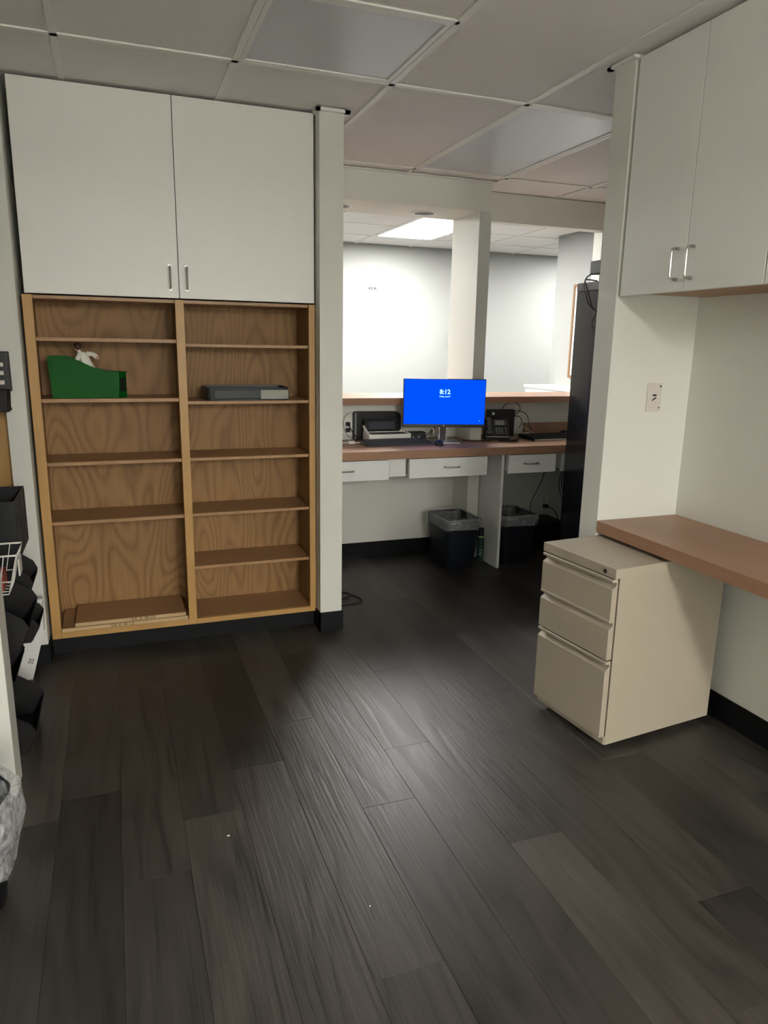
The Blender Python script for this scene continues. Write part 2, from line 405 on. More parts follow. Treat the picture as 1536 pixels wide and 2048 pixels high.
# recessed eyeball downlights in the soffit
def downlight(x, y, label):
    t = thing('downlight', label, 'light', (x, y, 2.265))
    b = MB()
    for r0, r1, z0, z1 in ((.066, .085, -.005, 0),):
        n = 32; rings = []
        for rr, zz in ((r1, z1), (r1, z0+.002), (r1-.004, z0), (r0, z0), (r0-.004, z1+.0)):
            rings.append([(rr*math.cos(2*math.pi*i/n), rr*math.sin(2*math.pi*i/n), zz) for i in range(n)])
        b.loft(rings, False, False)
    b.build('trim_ring', M_wplast, t, True)
    MB().cyl((0, 0, -.003), .064, .002, n=28).build('baffle', M_baffle, t)
    return t
downlight(1.935, 4.557, 'round recessed downlight in the soffit above the desk monitor')
downlight(1.365, 4.557, 'round recessed downlight half hidden by the centre pillar')
ld = bpy.data.lights.new('downlight_lamp', 'SPOT'); ld.energy = SPOT_W; ld.spot_size = R(30); ld.spot_blend = .35
ld.shadow_soft_size = .03; ld.color = (1, .98, .95)
lo = bpy.data.objects.new('downlight_lamp', ld); COL.objects.link(lo); lo.location = (1.935, 4.60, 2.25)
lo.rotation_euler = (Vector((2.60, 7.41, 1.62)) - lo.location).to_track_quat('-Z', 'Y').to_euler()

for lx in (1.935, 1.365):
    l2 = bpy.data.lights.new('downlight_lamp', 'SPOT'); l2.energy = DOWN_W; l2.spot_size = R(120); l2.spot_blend = .6
    l2.shadow_soft_size = .05; l2.color = (1, .97, .90)
    o2 = bpy.data.objects.new('downlight_lamp', l2); COL.objects.link(o2); o2.location = (lx, 4.557, 2.255)

# rubber base and small trims
def baseb(name, x0, x1, y0, y1, h=.105):
    struct(MB().box(x0, x1, y0, y1, 0, h, bev=.0015, seg=1).build(name, M_base))
baseb('baseboard_right', XR-.007, XR, Y0, 2.36)
baseb('baseboard_left', XL, XL+.007, Y0, 2.335)
struct(MB().box(.911, .918, 3.36, 3.50, 0, .10).box(.911, 1.037, 3.36, 3.367, 0, .10).box(1.03, 1.037, 3.367, 3.867, 0, .10).build('baseboard_pillar', M_base))
struct(MB().box(-.425, -.341, 3.36, 3.367, 0, .095).box(-.348, -.341, 3.367, 3.47, 0, .095).build('baseboard_pillar_left', M_base))
baseb('baseboard_back', .85, 2.222, 4.563, 4.57)
baseb('baseboard_back_right', 2.36, 3.36, 4.623, 4.63)
baseb('baseboard_stub_right', 1.797, XR-.007, 2.353, 2.36)
struct(MB().box(.90, 1.055, 3.345, 3.367, ZC-.012, ZC).box(1.03, 1.055, 3.345, 3.86, ZC-.012, ZC).box(.90, .918, 3.345, 3.43, ZC-.012, ZC).build('trim_1', M_tbar))
struct(MB().box(1.775, 1.797, 2.345, 2.50, ZC-.010, ZC).box(1.775, 3.40, 2.475, 2.497, ZC-.010, ZC).build('trim_2', M_tbar))
struct(MB().box(.85, 2.30, 4.322, 4.34, ZC-.008, ZC).box(2.30, 2.322, 4.322, 4.63, ZC-.008, ZC).box(2.322, 3.45, 4.612, 4.63, ZC-.008, ZC).build('trim_3', M_tbar))

# ------------------------------------------------------------------ handles, cupboards
def pull(parent, p, length, axis='z', out=(0, -1, 0), st=.030, r=.0042, label=None):
    """U-shaped wire pull with its foot at p (centre), local coordinates"""
    p = Vector(p); o = Vector(out); a = Vector({'z': (0, 0, 1), 'x': (1, 0, 0), 'y': (0, 1, 0)}[axis]); h = length/2; c = .010
    pts = [p+a*h, p+a*h+o*(st-c), p+a*(h-.003)+o*(st-.003), p+a*(h-c)+o*st, p-a*(h-c)+o*st, p-a*(h-.003)+o*(st-.003), p-a*h+o*(st-c), p-a*h]
    b = MB(); b.tube(pts, r, 8, smooth=False)
    for q in (p+a*h, p-a*h):
        b.tube([q, q+o*.010], r*1.5, 10, smooth=False)
    return b.build('handle', M_nickel, parent, True)

# wall cupboard above the bookcase
def wall_cupboard(x0, x1, xg, handles, label):
    t = thing('wall_cupboard', label, 'cupboard', ((x0+x1)/2, 3.43, 1.62))
    cx = (x0+x1)/2; z = 1.62
    b = MB(); b.box(x0-cx+.004, x0-cx+.022, .022, .31, .004, 2.43-z).box(x1-cx-.022, x1-cx-.004, .022, .31, .004, 2.43-z)
    b.box(x0-cx+.022, x1-cx-.022, .022, .31, .004, .022).box(x0-cx+.022, x1-cx-.022, .022, .31, 2.41-z, 2.43-z).box(x0-cx+.022, x1-cx-.022, .298, .31, .022, 2.41-z)
    b.build('body', M_white, t)
    ds = [(x0, xg-.0015), (xg+.0015, x1)] if xg else [(x0, x1)]
    for (a, c), h in zip(ds, handles):
        d = MB().box(a-cx, c-cx, 0, .019, 0, 2.434-z, bev=.0012, seg=1).build('door', M_door, t)
        if h is not None: pull(d, (h-cx, 0, .085), .096)
    return t
wall_cupboard(-.323, .908, .2965, (.259, .330), 'wide white two-door wall cupboard above the open wooden bookcase')
wall_cupboard(-.645, -.43, None, (-.60,), 'narrow white wall cupboard left of the wide two-door cupboard')

# bookcase
def bookcase():
    t = thing('bookcase', 'tall built-in birch bookcase with two open bays below white doors', 'bookcase', (.29, 3.44, 0))
    ox, oy = .29, 3.44
    def B(n, m, x0, x1, y0, y1, z0, z1, bev=.0012, lab=None):
        return MB().box(x0-ox, x1-ox, y0-oy, y1-oy, z0, z1, bev=bev, seg=1).build(n, m, t, label=lab)
    zt = 1.615; d0, d1 = 3.458, 3.725
    B('stile', M_frame, -.336, -.296, 3.44, 3.458, .085, zt); B('stile', M_frame, .276, .314, 3.44, 3.458, .085, zt); B('stile', M_frame, .884, .914, 3.44, 3.458, .085, zt)
    B('rail', M_framex, -.296, .276, 3.44, 3.458, .085, .114); B('rail', M_framex, .314, .884, 3.44, 3.458, .085, .112)
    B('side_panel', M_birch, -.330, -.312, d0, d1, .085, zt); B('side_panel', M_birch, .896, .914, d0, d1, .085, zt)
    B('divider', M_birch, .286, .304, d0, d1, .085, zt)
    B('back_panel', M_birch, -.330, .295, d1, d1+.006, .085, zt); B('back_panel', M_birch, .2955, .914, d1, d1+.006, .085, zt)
    B('bottom_panel', M_birchx, -.312, .286, d0, d1, .094, .112); B('bottom_panel', M_birchx, .304, .896, d0, d1, .094, .112)
    B('top_panel', M_birchx, -.330, .914, d0, d1, 1.600, zt)
    for zz in (1.443, 1.182, .903, .634): B('shelf', M_birchx, -.310, .284, 3.462, d1-.002, zz-.0165, zz)
    for zz in (1.426, 1.167, .903, .635, .372): B('shelf', M_birchx, .306, .894, 3.462, d1-.002, zz-.0145, zz)
    B('toe_kick', M_base, -.336, .914, 3.472, 3.482, 0, .084, 0)
    # shelf pins, small
    return t
bookcase()
t = thing('bookcase', 'sliver of birch bookcase at far left beyond the narrow white pillar', 'bookcase', (-.54, 3.44, 0))
MB().box(-.02, .114, 0, .018, .085, 1.60).box(-.105, -.075, 0, .018, .085, 1.60).build('stile', M_frame, t)
MB().box(-.105, .112, .25, .256, .085, 1.60).build('back_panel', M_birch, t)
MB().box(.094, .112, .018, .25, .085, 1.60).build('side_panel', M_birch, t)
MB().box(-.105, .10, .02, .25, .085, .103).build('bottom_panel', M_birchx, t)
for zz in (1.3, .87, .60): MB().box(-.105, .094, .02, .248, zz-.016, zz).build('shelf', M_birchx, t)

# loose boards in the bottom of the left bay, with pencilled sizes on their edges
def loose_board(x0, x1, z0, z1, txt, tx, label, y0=3.443):
    t = thing('loose_board', label, 'board', ((x0+x1)/2, y0, z0)); c = (x0+x1)/2
    MB().box(x0-c, x1-c, .0012, 3.715-y0, 0, z1-z0, bev=.0008, seg=1).build('panel', M_birchx, t)
    MB().box(x0-c, x1-c, 0, .0012, 0, z1-z0).build('raw_edge', M_ply, t)
    m = Matrix.Translation((tx-c, -.0003, (z1-z0)/2)) @ Matrix.Rotation(R(90), 4, 'X')
    MB().text(txt, .019, m, .0003).build('pencil_writing', M_ink, t)
    return t
loose_board(-.294, .272, .1145, .1315, '5/8  JJ  30 1/2', -.03, 'lower loose plywood board lying in the bookcase bottom, pencilled edge', 3.4415)
loose_board(-.236, .262, .1328, .1495, '5/8  JF  30 1/2', .065, 'upper loose plywood board lying on another in the bookcase bottom', 3.448)

# ------------------------------------------------------------------ things on the bookcase shelves
def green_bin():
    t = thing('storage_bin', 'green plastic book bin with sloping side on the left shelf', 'bin', (-.265, 3.495, 1.182))
    H = [(0, .180), (.03, .1815), (.075, .181), (.115, .168), (.16, .146), (.20, .128), (.235, .119), (.29, .115)]
    def outline(off=0):
        base = [(.012, 0), (.283, 0)]
        return base + [(x, z) for x, z in H[::-1]]
    w = .10
    # front and back walls, floor, ends
    MB().prism(outline(), 0, .0025, 'y').build('front_wall', M_green, t)
    MB().prism(outline(), w-.0025, w, 'y').build('rear_wall', M_green, t)
    MB().box(.013, .283, .0025, w-.0025, 0, .003).build('base', M_green, t)
    MB().prism([(.012, 0), (.0145, 0), (.003, .18), (0, .18)], .0025, w-.0025, 'y').build('tall_end', M_green, t)
    e = MB().prism([(.283, 0.0), (.320, .045), (.320, .055), (.283, w)], 0, .112, 'z').build('low_end', M_green, t)
    rim = MB()
    for yy in (-.003, w-.0005):
        for i in range(len(H)-1):
            (xa, za), (xb, zb) = H[i], H[i+1]
            rim.prism([(xa, za-.004), (xb, zb-.004), (xb, zb+.001), (xa, za+.001)], yy, yy+.0035, 'y')
    rim.prism([(.283, -.003), (.326, .043), (.326, .058), (.283, w+.003), (.279, w), (.279, 0)], .112, .1155, 'z')
    rim.build('rim', M_green, t)
    # dark label on the oblique low end
    d = Vector((.037, .045)).normalized(); n = Vector((d.y, -d.x))
    p0 = Vector((.283, 0)) + d*.012 + n*.0008; p1 = Vector((.283, 0)) + d*.052 + n*.0008
    lb = MB(); lb._add([(p0.x, p0.y, .028), (p1.x, p1.y, .028), (p1.x, p1.y, .088), (p0.x, p0.y, .088)], [(0, 1, 2, 3)])
    lb.build('label', M_dlabel, t)
    return t
green_bin()

def figurine():
    t = thing('figurine', 'small toy figure with brown hair and white coat leaning over green bin', 'figurine', (-.105, 3.548, 1.1855))
    # local frame: feet down inside the bin, body leans back-left; total about .24
    me = bpy.data.meshes.new('body'); V = []; E = []; Rr = []
    def v(p, r): V.append(p); Rr.append(r); return len(V)-1
    hip = v((.012, 0, .110), .016); ch = v((-.012, 0, .165), .021); nk = v((-.030, -.002, .198), .0075); hd = v((-.034, -.003, .212), .010)
    E += [(hip, ch), (ch, nk), (nk, hd)]
    for s in (-1, 1):
        kn = v((.020, s*.011, .058), .009); ft = v((.024, s*.012, .006), .007); E += [(hip, kn), (kn, ft)]
    sl = v((-.030, -.014, .186), .0085); el = v((-.044, -.018, .158), .0075); hl = v((-.055, -.024, .132), .006); E += [(ch, sl), (sl, el), (el, hl)]
    sr = v((.004, .010, .190), .0085); er = v((.030, .006, .184), .0075); hr = v((.044, -.006, .172), .006); E += [(ch, sr), (sr, er), (er, hr)]
    me.from_pydata(V, E, []); o = bpy.data.objects.new('body', me); COL.objects.link(o)
    sk = o.modifiers.new('s', 'SKIN'); su = o.modifiers.new('u', 'SUBSURF'); su.levels = 2; su.render_levels = 2
    for i, r in enumerate(Rr): me.skin_vertices[0].data[i].radius = (r, r)
    me.skin_vertices[0].data[0].use_root = True
    dg = bpy.context.evaluated_depsgraph_get(); m2 = bpy.data.meshes.new_from_object(o.evaluated_get(dg)); bpy.data.objects.remove(o)
    m2.materials.clear(); m2.materials.append(M_coat)
    for p in m2.polygons: p.use_smooth = True
    b = bpy.data.objects.new('body', m2); COL.objects.link(b); b.parent = t
    # coat: a flaring shell with sleeves
    rings = []
    for (cx, cz, rx, ry) in ((.032, .082, .024, .023), (.022, .105, .022, .021), (.008, .132, .020, .019), (-.008, .160, .022, .021), (-.018, .180, .024, .019), (-.026, .193, .014, .011)):
        rings.append([(cx+rx*math.cos(2*math.pi*i/18)*.92, ry*math.sin(2*math.pi*i/18), cz+rx*math.cos(2*math.pi*i/18)*.40) for i in range(18)])
    MB().loft(rings, False, True).build('coat', M_coat, t, True)
    sle = MB()
    sle.tube([(-.028, -.013, .187), (-.042, -.020, .160), (-.052, -.024, .138)], .0105, 10)
    sle.tube([(.000, .006, .190), (.026, .003, .186), (.042, -.006, .174)], .0105, 10)
    sle.build('sleeves', M_coat, t, True)
    h = MB().ball((-.037, -.004, .216), .0145, (1, .95, 1.15)).build('head', M_skin, t, True)
    MB().ball((-.0345, -.0075, .2205), .0158, (1.02, .95, 1.02)).build('hair', M_hair, t, True)
    MB().ball((-.056, -.0245, .130), .0068).build('hand', M_skin, t, True); MB().ball((.046, -.007, .170), .0068).build('hand', M_skin, t, True)
    f = MB()
    f.ball((-.0505, .001, .215), .003).ball((-.047, .006, .219), .0018).ball((-.0495, -.004, .219), .0018)
    f.build('face', M_skin, t, True)
    MB().box(.012, .034, -.010, .010, .058, .090, bev=.004).build('trousers', M_trous, t, True)
    return t
figurine()

def letter_tray():
    t = thing('letter_tray', 'low charcoal letter tray with pale grey front patch on right shelf', 'tray', (.60, 3.475, 1.167))
    L_, D, H_ = .185, .20, .060
    def rr(x0, x1, y0, y1, r, z, n=4):
        P = []
        for cx, cy, a0 in ((x1-r, y0+r, -90), (x1-r, y1-r, 0), (x0+r, y1-r, 90), (x0+r, y0+r, 180)):
            for i in range(n+1):
                a = R(a0+90*i/n); P.append((cx+r*math.cos(a), cy+r*math.sin(a), z))
        return P
    b = MB()
    b.loft([rr(-L_-.006, L_+.004, 0, D, .018, 0), rr(-L_-.012, L_+.010, -.004, D+.004, .02, H_), rr(-L_-.008, L_+.006, 0, D, .017, H_+.002), rr(-L_-.002, L_, .006, D-.006, .015, .006)], True, True)
    b.build('tray_body', M_tray, t, True)
    MB().box(-L_+.02, L_+.006, -.0065, -.003, .008, .052, bev=.003).build('front_label', M_tray, t)
    MB().box(.055, L_+.003, -.0080, -.0064, .007, .050, bev=.0007).build('pale_patch', M_traylt, t)  # paler grey patch on the tray front
    MB().box(-L_+.01, L_-.01, .08, .15, .008, .030, bev=.004).build('papers', M_black, t)
    return t
letter_tray()

# ------------------------------------------------------------------ right alcove: cupboards, worktop, pedestal
def right_cupboard(y0, y1, label, hy):
    t = thing('wall_cupboard', label, 'cupboard', (1.80, (y0+y1)/2, 1.628)); c = (y0+y1)/2
    z1 = 2.433-1.628
    b = MB(); b.box(.021, .385, y0-c+.002, y0-c+.018, .012, z1-.004).box(.021, .385, y1-c-.018, y1-c-.002, .012, z1-.004)
    b.box(.021, .385, y0-c+.018, y1-c-.018, z1-.022, z1-.004).box(.375, .385, y0-c+.018, y1-c-.018, .028, z1-.022)
    b.build('body', M_white, t)
    MB().box(.021, .386, y0-c+.0185, y1-c-.0185, .010, .028).build('bottom_panel', M_birchx, t, label='bare birch underside')
    ym = (y0+y1)/2
    for (a, bb_), h in (((ym+.0015, y1-.001), hy[0]), ((y0+.001, ym-.0015), hy[1])):
        d = MB().box(0, .019, a-c, bb_-c, 0, z1-.002, bev=.0012, seg=1).build('door', M_door, t)
        pull(d, (0, h-c, .088), .098, 'z', (-1, 0, 0))
    return t
right_cupboard(1.693, 2.345, 'white wall cupboard with two wire handles beside the right pillar', (2.055, 1.985))
right_cupboard(1.040, 1.690, 'white wall cupboard cut off by the picture edge, next to the handled pair', (1.40, 1.33))

w = thing('worktop', 'wood-laminate worktop fixed along the right wall over the drawer pedestal', 'worktop', (1.99, 1.0, .7135))
MB().box(-.195, .199, -1.6, 1.358, 0, .0475, bev=.0015, seg=1).build('slab', M_lamy, w)
for yy in (-1.2, .2): MB().box(.18, .199, yy, yy+.03, -.16, -.0008).box(-.02, .199, yy, yy+.03, -.02, -.0008).build('bracket', M_white, w)

def pedestal():
    t = thing('drawer_pedestal', 'putty-coloured steel drawer pedestal with lock, part under the worktop', 'drawers', (1.598, 1.945, 0), 6.0)
    Wd, D = .39, .53
    b = MB()
    # steel carcass: sides, back, bottom, top, front strip
    b.box(.0, D, 0, .003, .028, .672).box(0, D, Wd-.003, Wd, .028, .672).box(D-.003, D, .003, Wd-.003, .028, .672)
    b.box(.0, D-.003, .003, Wd-.003, .028, .052).box(.003, .012, .003, Wd-.003, .052, .66)
    b.build('carcass', M_putty, t)
    MB().box(-.022, D+.001, -.0005, Wd+.0005, .664, .699, bev=.0015, seg=2).build('top_cover', M_putty, t)
    MB().box(-.006, .001, .004, Wd-.004, .029, .060).build('front_plinth', M_putty, t)
    lk = MB().cyl((-.0285, .045, .682), .0085, .008, 'x', 18).build('lock', M_chrome, t, True)
    MB().cyl((-.0292, .045, .682), .0045, .0015, 'x', 14).build('keyhole', M_black, lk)
    for k, (zb, zt) in enumerate(((.512, .625), (.362, .477), (.060, .320))):
        prof = [(-.002, zb), (-.026, zb), (-.026, zt-.001), (-.0235, zt+.001), (-.010, zt+.010), (-.008, zt+.014), (-.008, zt+.022),
                (-.012, zt+.0245), (-.025, zt+.0245), (-.0275, zt+.027), (-.0275, zt+.033), (-.025, zt+.0355), (-.002, zt+.0355)]
        d = MB().prism(prof, .006, Wd-.006, 'y').build('drawer', M_putty, t)
        MB().box(.012, D-.06, .02, Wd-.02, zb+.005, zt-.01).build('drawer_box', M_putty, d)
    for x in (.05, D-.05):
        for y in (.05, Wd-.05):
            c = MB().cyl((x, y-.009, .0135), .0135, .018, 'y', 16).box(x-.012, x+.012, y-.012, y+.012, .018, .0278)
            c.build('caster', M_black, t, True)
    return t
pedestal()

# wall jack plate on the right stub wall
t = thing('wall_plate', 'off-white phone jack plate on the pillar wall above the worktop', 'wall plate', (2.016, 2.36, 1.25))
MB().box(-.035, .035, -.005, -.0002, -.056, .056, bev=.002).build('plate', M_plate, t)
MB().box(-.009, .009, -.0062, -.005, .006, .013).build('jack_port', M_black, t)
MB().prism([(-.011, -.010), (-.002, -.002), (.009, .002), (.009, -.004), (-.004, -.009), (-.008, -.014)], -.0062, -.005, 'y').build('jack_latch', M_black, t)
for zz, s in ((.044, .004), (-.040, .003)): MB().cyl((.026, -.0062, zz), s, .0014, 'y', 12).build('screw', M_black, t)
MB().cyl((-.022, -.0058, -.042), .003, .0010, 'y', 12).build('screw_cap', M_plate, t); MB().cyl((-.016, -.0058, .043), .003, .0010, 'y', 12).build('screw_cap', M_plate, t)

# cord hanging beside the right pillar from a small box on its rear face
t = thing('hanging_cord', 'looped black cord with white tie hanging behind the right pillar', 'cord', (1.86, 2.56, 1.70))
c = MB(); c.tube([(.02, 0, .035), (-.012, 0, .030), (-.045, -.01, .025), (-.070, -.01, .008), (-.076, -.01, -.02), (-.066, -.01, -.055), (-.045, 0, -.085), (-.022, 0, -.105), (.000, 0, -.115)], .0028, 8)
c.tube([(.012, .03, .004), (-.058, .01, .004), (-.052, .01, -.02), (-.040, .005, -.055), (-.030, .0, -.09), (-.015, 0, -.108), (.0, 0, -.115)], .0026, 8)
c.tube([(.0, 0, -.115), (-.012, 0, -.135), (-.019, 0, -.160), (-.014, 0, -.182), (-.004, 0, -.176), (.0, 0, -.150), (.0, 0, -.115)], .0026, 8)
c.build('cable', M_black, t, True)
MB().box(-.022, .006, -.004, .004, -.117, -.111, bev=.001, rot=Matrix.Rotation(R(-18), 4, 'Y')).build('cable_tie', M_wplast, t)
MB().tube([(-.045, -.01, .025), (-.012, 0, .0305)], .0042, 8, smooth=False).build('strain_relief', M_black, t, True)
t2 = MB().box(1.800, 1.862, 2.4755, 2.545, 1.722, 1.772, bev=.004).build('power_adapter', M_grey)
tag(t2, 'grey power adapter box fixed to the rear of the right pillar', 'adapter')

# ------------------------------------------------------------------ reception desk
led = MB()
o_ = [(.86, 4.45), (2.2195, 4.45), (2.2195, 4.735), (2.307, 4.735), (2.307, 4.475), (3.358, 4.475), (3.358, 4.95), (.86, 4.95)]
led.prism(o_, 1.057, 1.100, 'z')
tag(led.build('counter_ledge', M_lam), 'raised wood-laminate transaction ledge across both reception openings', 'counter')
dk = MB(); dk.prism([(.852, 4.0), (3.445, 4.0), (3.445, 4.628), (2.307, 4.628), (2.307, 4.338), (2.22, 4.338), (2.22, 4.568), (.852, 4.568)], .770, .820, 'z')
dkt = thing('reception_desk', 'long wood-laminate reception desk top under the raised ledge', 'desk', (0, 0, 0))
dk.build('desktop', M_lam, dkt)
MB().box(2.80, 3.44, 4.606, 4.628, .8205, .900, bev=.001, seg=1).build('backsplash', M_lam, dkt)
MB().box(2.316, 2.334, 4.06, 4.56, 0, .7695).build('support_panel', M_white, dkt)
MB().box(1.525, 1.652, 4.066, 4.084, .652, .7695).build('filler_panel', M_white, dkt)
MB().box(.853, 1.15, 4.06, 4.56, 0, .7695).build('end_pedestal', M_white, dkt)

def desk_drawer(x0, x1, label, hx=None, z0=.645, z1=.764):
    h = (x1-x0)/2
    f = MB().box(-h, h, 0, .018, 0, z1-z0, bev=.001, seg=1).box(-h+.015, h-.015, .018, .30, .012, z1-z0-.001).build('drawer', M_white, dkt, loc=((x0+x1)/2, 4.012, z0))
    hx = 0 if hx is None else hx-(x0+x1)/2
    pull(f, (hx, 0, (z1-z0)/2+.004), .098, 'x')
    return f
desk_drawer(1.152, 1.522, 'white desk drawer at the left end, half hidden by the pillar', 1.245)
desk_drawer(1.655, 2.185, 'wide white desk drawer under the blue monitor', 1.935)
desk_drawer(2.338, 2.690, 'white desk drawer right of the support panel, above a wastebasket', 2.50)
desk_drawer(2.735, 3.10, 'white desk drawer cut off by the tall black cabinet', 2.93)

# ------------------------------------------------------------------ on the desk
ZD = .8203
def keyboard(x, y, rz, label, light_edge=False, w=.44, d=.145):
    t = thing('keyboard', label, 'keyboard', (x, y, ZD), rz)
    MB().prism([(0, 0), (d, 0), (d, .026), (d-.01, .028), (.004, .012), (0, .008)], -w/2, w/2, 'x', bev=.0012).build('case', M_blackm if light_edge else M_key, t)
    if light_edge:
        MB().box(-w/2, w/2, -.004, .004, .001, .010, bev=.001).build('front_edge', M_lgrey, t)
    k = MB(); th = math.atan2(.016, d-.014)
    for r_ in range(6):
        yy = .010 + r_*.0205; zz = .0125 + yy*math.tan(th)
        n = 21; pitch = (w-.02)/n
        i = 0
        while i < n:
            if r_ == 0 and i == 4:
                k.box(-w/2+.01+i*pitch, -w/2+.01+(i+6)*pitch-.002, yy, yy+.0165, zz, zz+.005); i += 6; continue
            if i in (15, 18) and r_ > 0: pass
            k.box(-w/2+.01+i*pitch, -w/2+.01+(i+1)*pitch-.0025, yy, yy+.0165, zz, zz+.005); i += 1
    o = k.build('keys', M_key if not light_edge else M_black, t); o['kind'] = 'stuff'
    return t
keyboard(1.672, 4.205, 2, 'dark slate keyboard in front of the white scanner')
keyboard(2.90, 4.23, 2, 'large black keyboard with pale front edge by the black cabinet', True, .50, .20)

def mouse(x, y, rz, label):
    t = thing('computer_mouse', label, 'mouse', (x, y, ZD), rz)
    b = MB(); b.ball((0, 0, .004), .033, (.85, 1.55, .85), 18, 12)
    bmesh.ops.bisect_plane(b.b, geom=b.b.verts[:]+b.b.edges[:]+b.b.faces[:], plane_co=(0, 0, 0), plane_no=(0, 0, -1), clear_outer=True)
    b.build('shell', M_black, t, True)
    MB().cyl((-.004, .025, .026), .007, .008, 'x', 14).build('scroll_wheel', M_key, t, True)
    return t
mouse(1.925, 4.185, -20, 'black computer mouse at the right end of the slate keyboard')
mouse(3.08, 4.50, 70, 'small black computer mouse behind the pale-edged keyboard')

def monitor():
    t = thing('monitor', 'desktop monitor showing a blue lock screen with the time', 'monitor', (2.012, 4.315, ZD), -15)
    W2, H0, H1 = .270, .098, .410
    MB().box(-W2, W2, -.012, .016, H0, H1, bev=.003).build('case', M_black, t)
    s = MB().box(-W2+.004, W2-.004, -.0135, -.0118, H0+.020, H1-.004).build('screen', M_screen, t)
    RX = Matrix.Rotation(R(90), 4, 'X')
    MB().text('8:12', .041, Matrix.Translation((0, -.0140, H1-.084)) @ RX, .0003, bold=.0012).build('clock_text', M_sctext, s)
    MB().text('Friday, April 5', .0125, Matrix.Translation((0, -.0140, H1-.113)) @ RX, .0003, bold=.0003).build('date_text', M_sctext, s)
    MB().ball((W2-.035, -.0137, H0+.045), .0022).build('screen_icon', M_sctext, s)
    MB().cyl((0, -.0128, H0+.010), .004, .001, 'y', 16).build('badge', M_lgrey, t)
    # stand: flat base, twin-bar column
    MB().box(-.100, .100, -.085, .085, 0, .009, bev=.003).build('stand_base', M_steel, t)
    for sx in (-1, 1): MB().box(sx*.024-.005, sx*.024+.005, .018, .030, .009, .33, bev=.002).build('stand_bar', M_chrome, t, True)
    MB().box(-.019, .019, .024, .030, .009, .33).build('stand_column', M_black, t)
    MB().box(-.06, .06, .016, .021, .19, .31, bev=.001).build('mount', M_black, t)
    for sx in (-1, 1):
        MB().tube([(sx*.075, .02, .105), (sx*.062, .02, .075), (sx*.055, .02, .052)], .0045, 8).build('connector', M_lgrey, t, True)
    return t
monitor()

def scanner():
    t = thing('document_scanner', 'white document scanner with open black paper tray on the desk', 'scanner', (1.665, 4.378, ZD), 0)
    b = MB()
    b.prism([(0, 0), (.135, 0), (.135, .060), (.11, .066), (.085, .052), (.0, .052)], -.145, .145, 'x', bev=.004)
    b.build('body', M_wplast, t, True)
    MB().prism([(.0, .045), (.10, .06), (.135, .095), (.12, .10), (.02, .0535)], -.148, -.138, 'x').build('cheek', M_wplast, t); MB().prism([(.0, .045), (.10, .055), (.115, .068), (.02, .0535)], .138, .148, 'x').build('cheek', M_wplast, t)
    MB().box(-.12, .12, .012, .085, .0525, .0555).build('slot', M_black, t)
    m = Matrix.Translation((-.012, .095, .045)) @ Matrix.Rotation(R(-18), 4, 'X')
    tr = MB().box(-.130, .115, 0, .006, 0, .10, bev=.002, rot=m).build('paper_tray', M_black, t)
    MB().box(-.100, .085, -.004, -.001, .03, .083, bev=.002, rot=m).build('tray_insert', M_key, tr)
    MB().box(.118, .124, -.004, .004, 0, .025, bev=.001, rot=m).build('guide', M_wplast, t)
    return t
scanner()

t = thing('slim_box', 'black upright slim case leaning behind the white scanner', 'case', (1.63, 4.550, ZD))
b = MB()
pts = [(-.165, 0), (.17, 0), (.17, .145)] + [(.17-.045*(1-math.cos(R(a))), .145+.04*math.sin(R(a))) for a in (20, 40, 60, 80, 90)] + [(-.155, .187), (-.165, .178)]
b.prism(pts, -.014, .018, 'y', bev=.0015); b.build('shell', M_black, t)
MB().box(-.158, -.146, -.0175, -.014, .005, .18, bev=.001).build('edge_strip', M_grey, t)

def phone():
    t = thing('desk_phone', 'black office desk phone with handset and keypad right of the monitor', 'phone', (2.445, 4.385, ZD), -22); t.scale = (.86, .86, .86)
    body = MB().prism([(-.095, 0), (.085, 0), (.085, .150), (.06, .155), (-.085, .035), (-.095, .022)], -.095, .095, 'x', bev=.003).build('body', M_black, t)
    ang = math.atan2(.12, .145)
    F = Matrix.Translation((0, -.085, .0362)) @ Matrix.Rotation(ang, 4, 'X')
    MB().box(-.02, .085, .105, .172, 0, .006, bev=.002, rot=F).build('display', M_key, t)
    MB().box(-.010, .060, .112, .160, .0062, .0072, rot=F).build('display_glass', M_grey, t)
    k = MB()
    for i in range(4):
        for j in range(3): k.box(-.012+j*.022, .002+j*.022, .018+i*.020, .030+i*.020, 0, .004, bev=.001, seg=1, rot=F)
    for i in range(4): k.box(.064, .072, .018+i*.020, .030+i*.020, 0, .003, rot=F)
    kk = k.build('keypad', M_grey, t); kk['kind'] = 'stuff'
    MB().box(-.095, .095, -.012, .002, -.012, -.002, bev=.002, rot=F).build('front_lip', M_lgrey, t)
    hs = MB()
    hs.box(-.088, -.040, -.005, .035, .002, .030, bev=.010, rot=F).box(-.088, -.040, .135, .178, .002, .030, bev=.010, rot=F).box(-.080, -.048, .02, .15, .018, .036, bev=.008, rot=F)
    hs.build('handset', M_key, t, True)
    return t
phone()
# coiled handset cord on the desk
pts = []
for i in range(120):
    s_ = i/119; a = i*.95
    cx = 2.385 + .145*s_; cy = 4.245 - .065*math.sin(s_*math.pi*.9) + .01*s_
    pts.append((cx + .004*math.cos(a), cy + .009*math.cos(a+1.6), ZD+.012+.009*math.sin(a)))
tag(MB().tube(pts, .0024, 6, smooth=False).build('coiled_cord', M_black, None, True), 'shiny black coiled phone cord lying in front of the desk phone', 'cord')

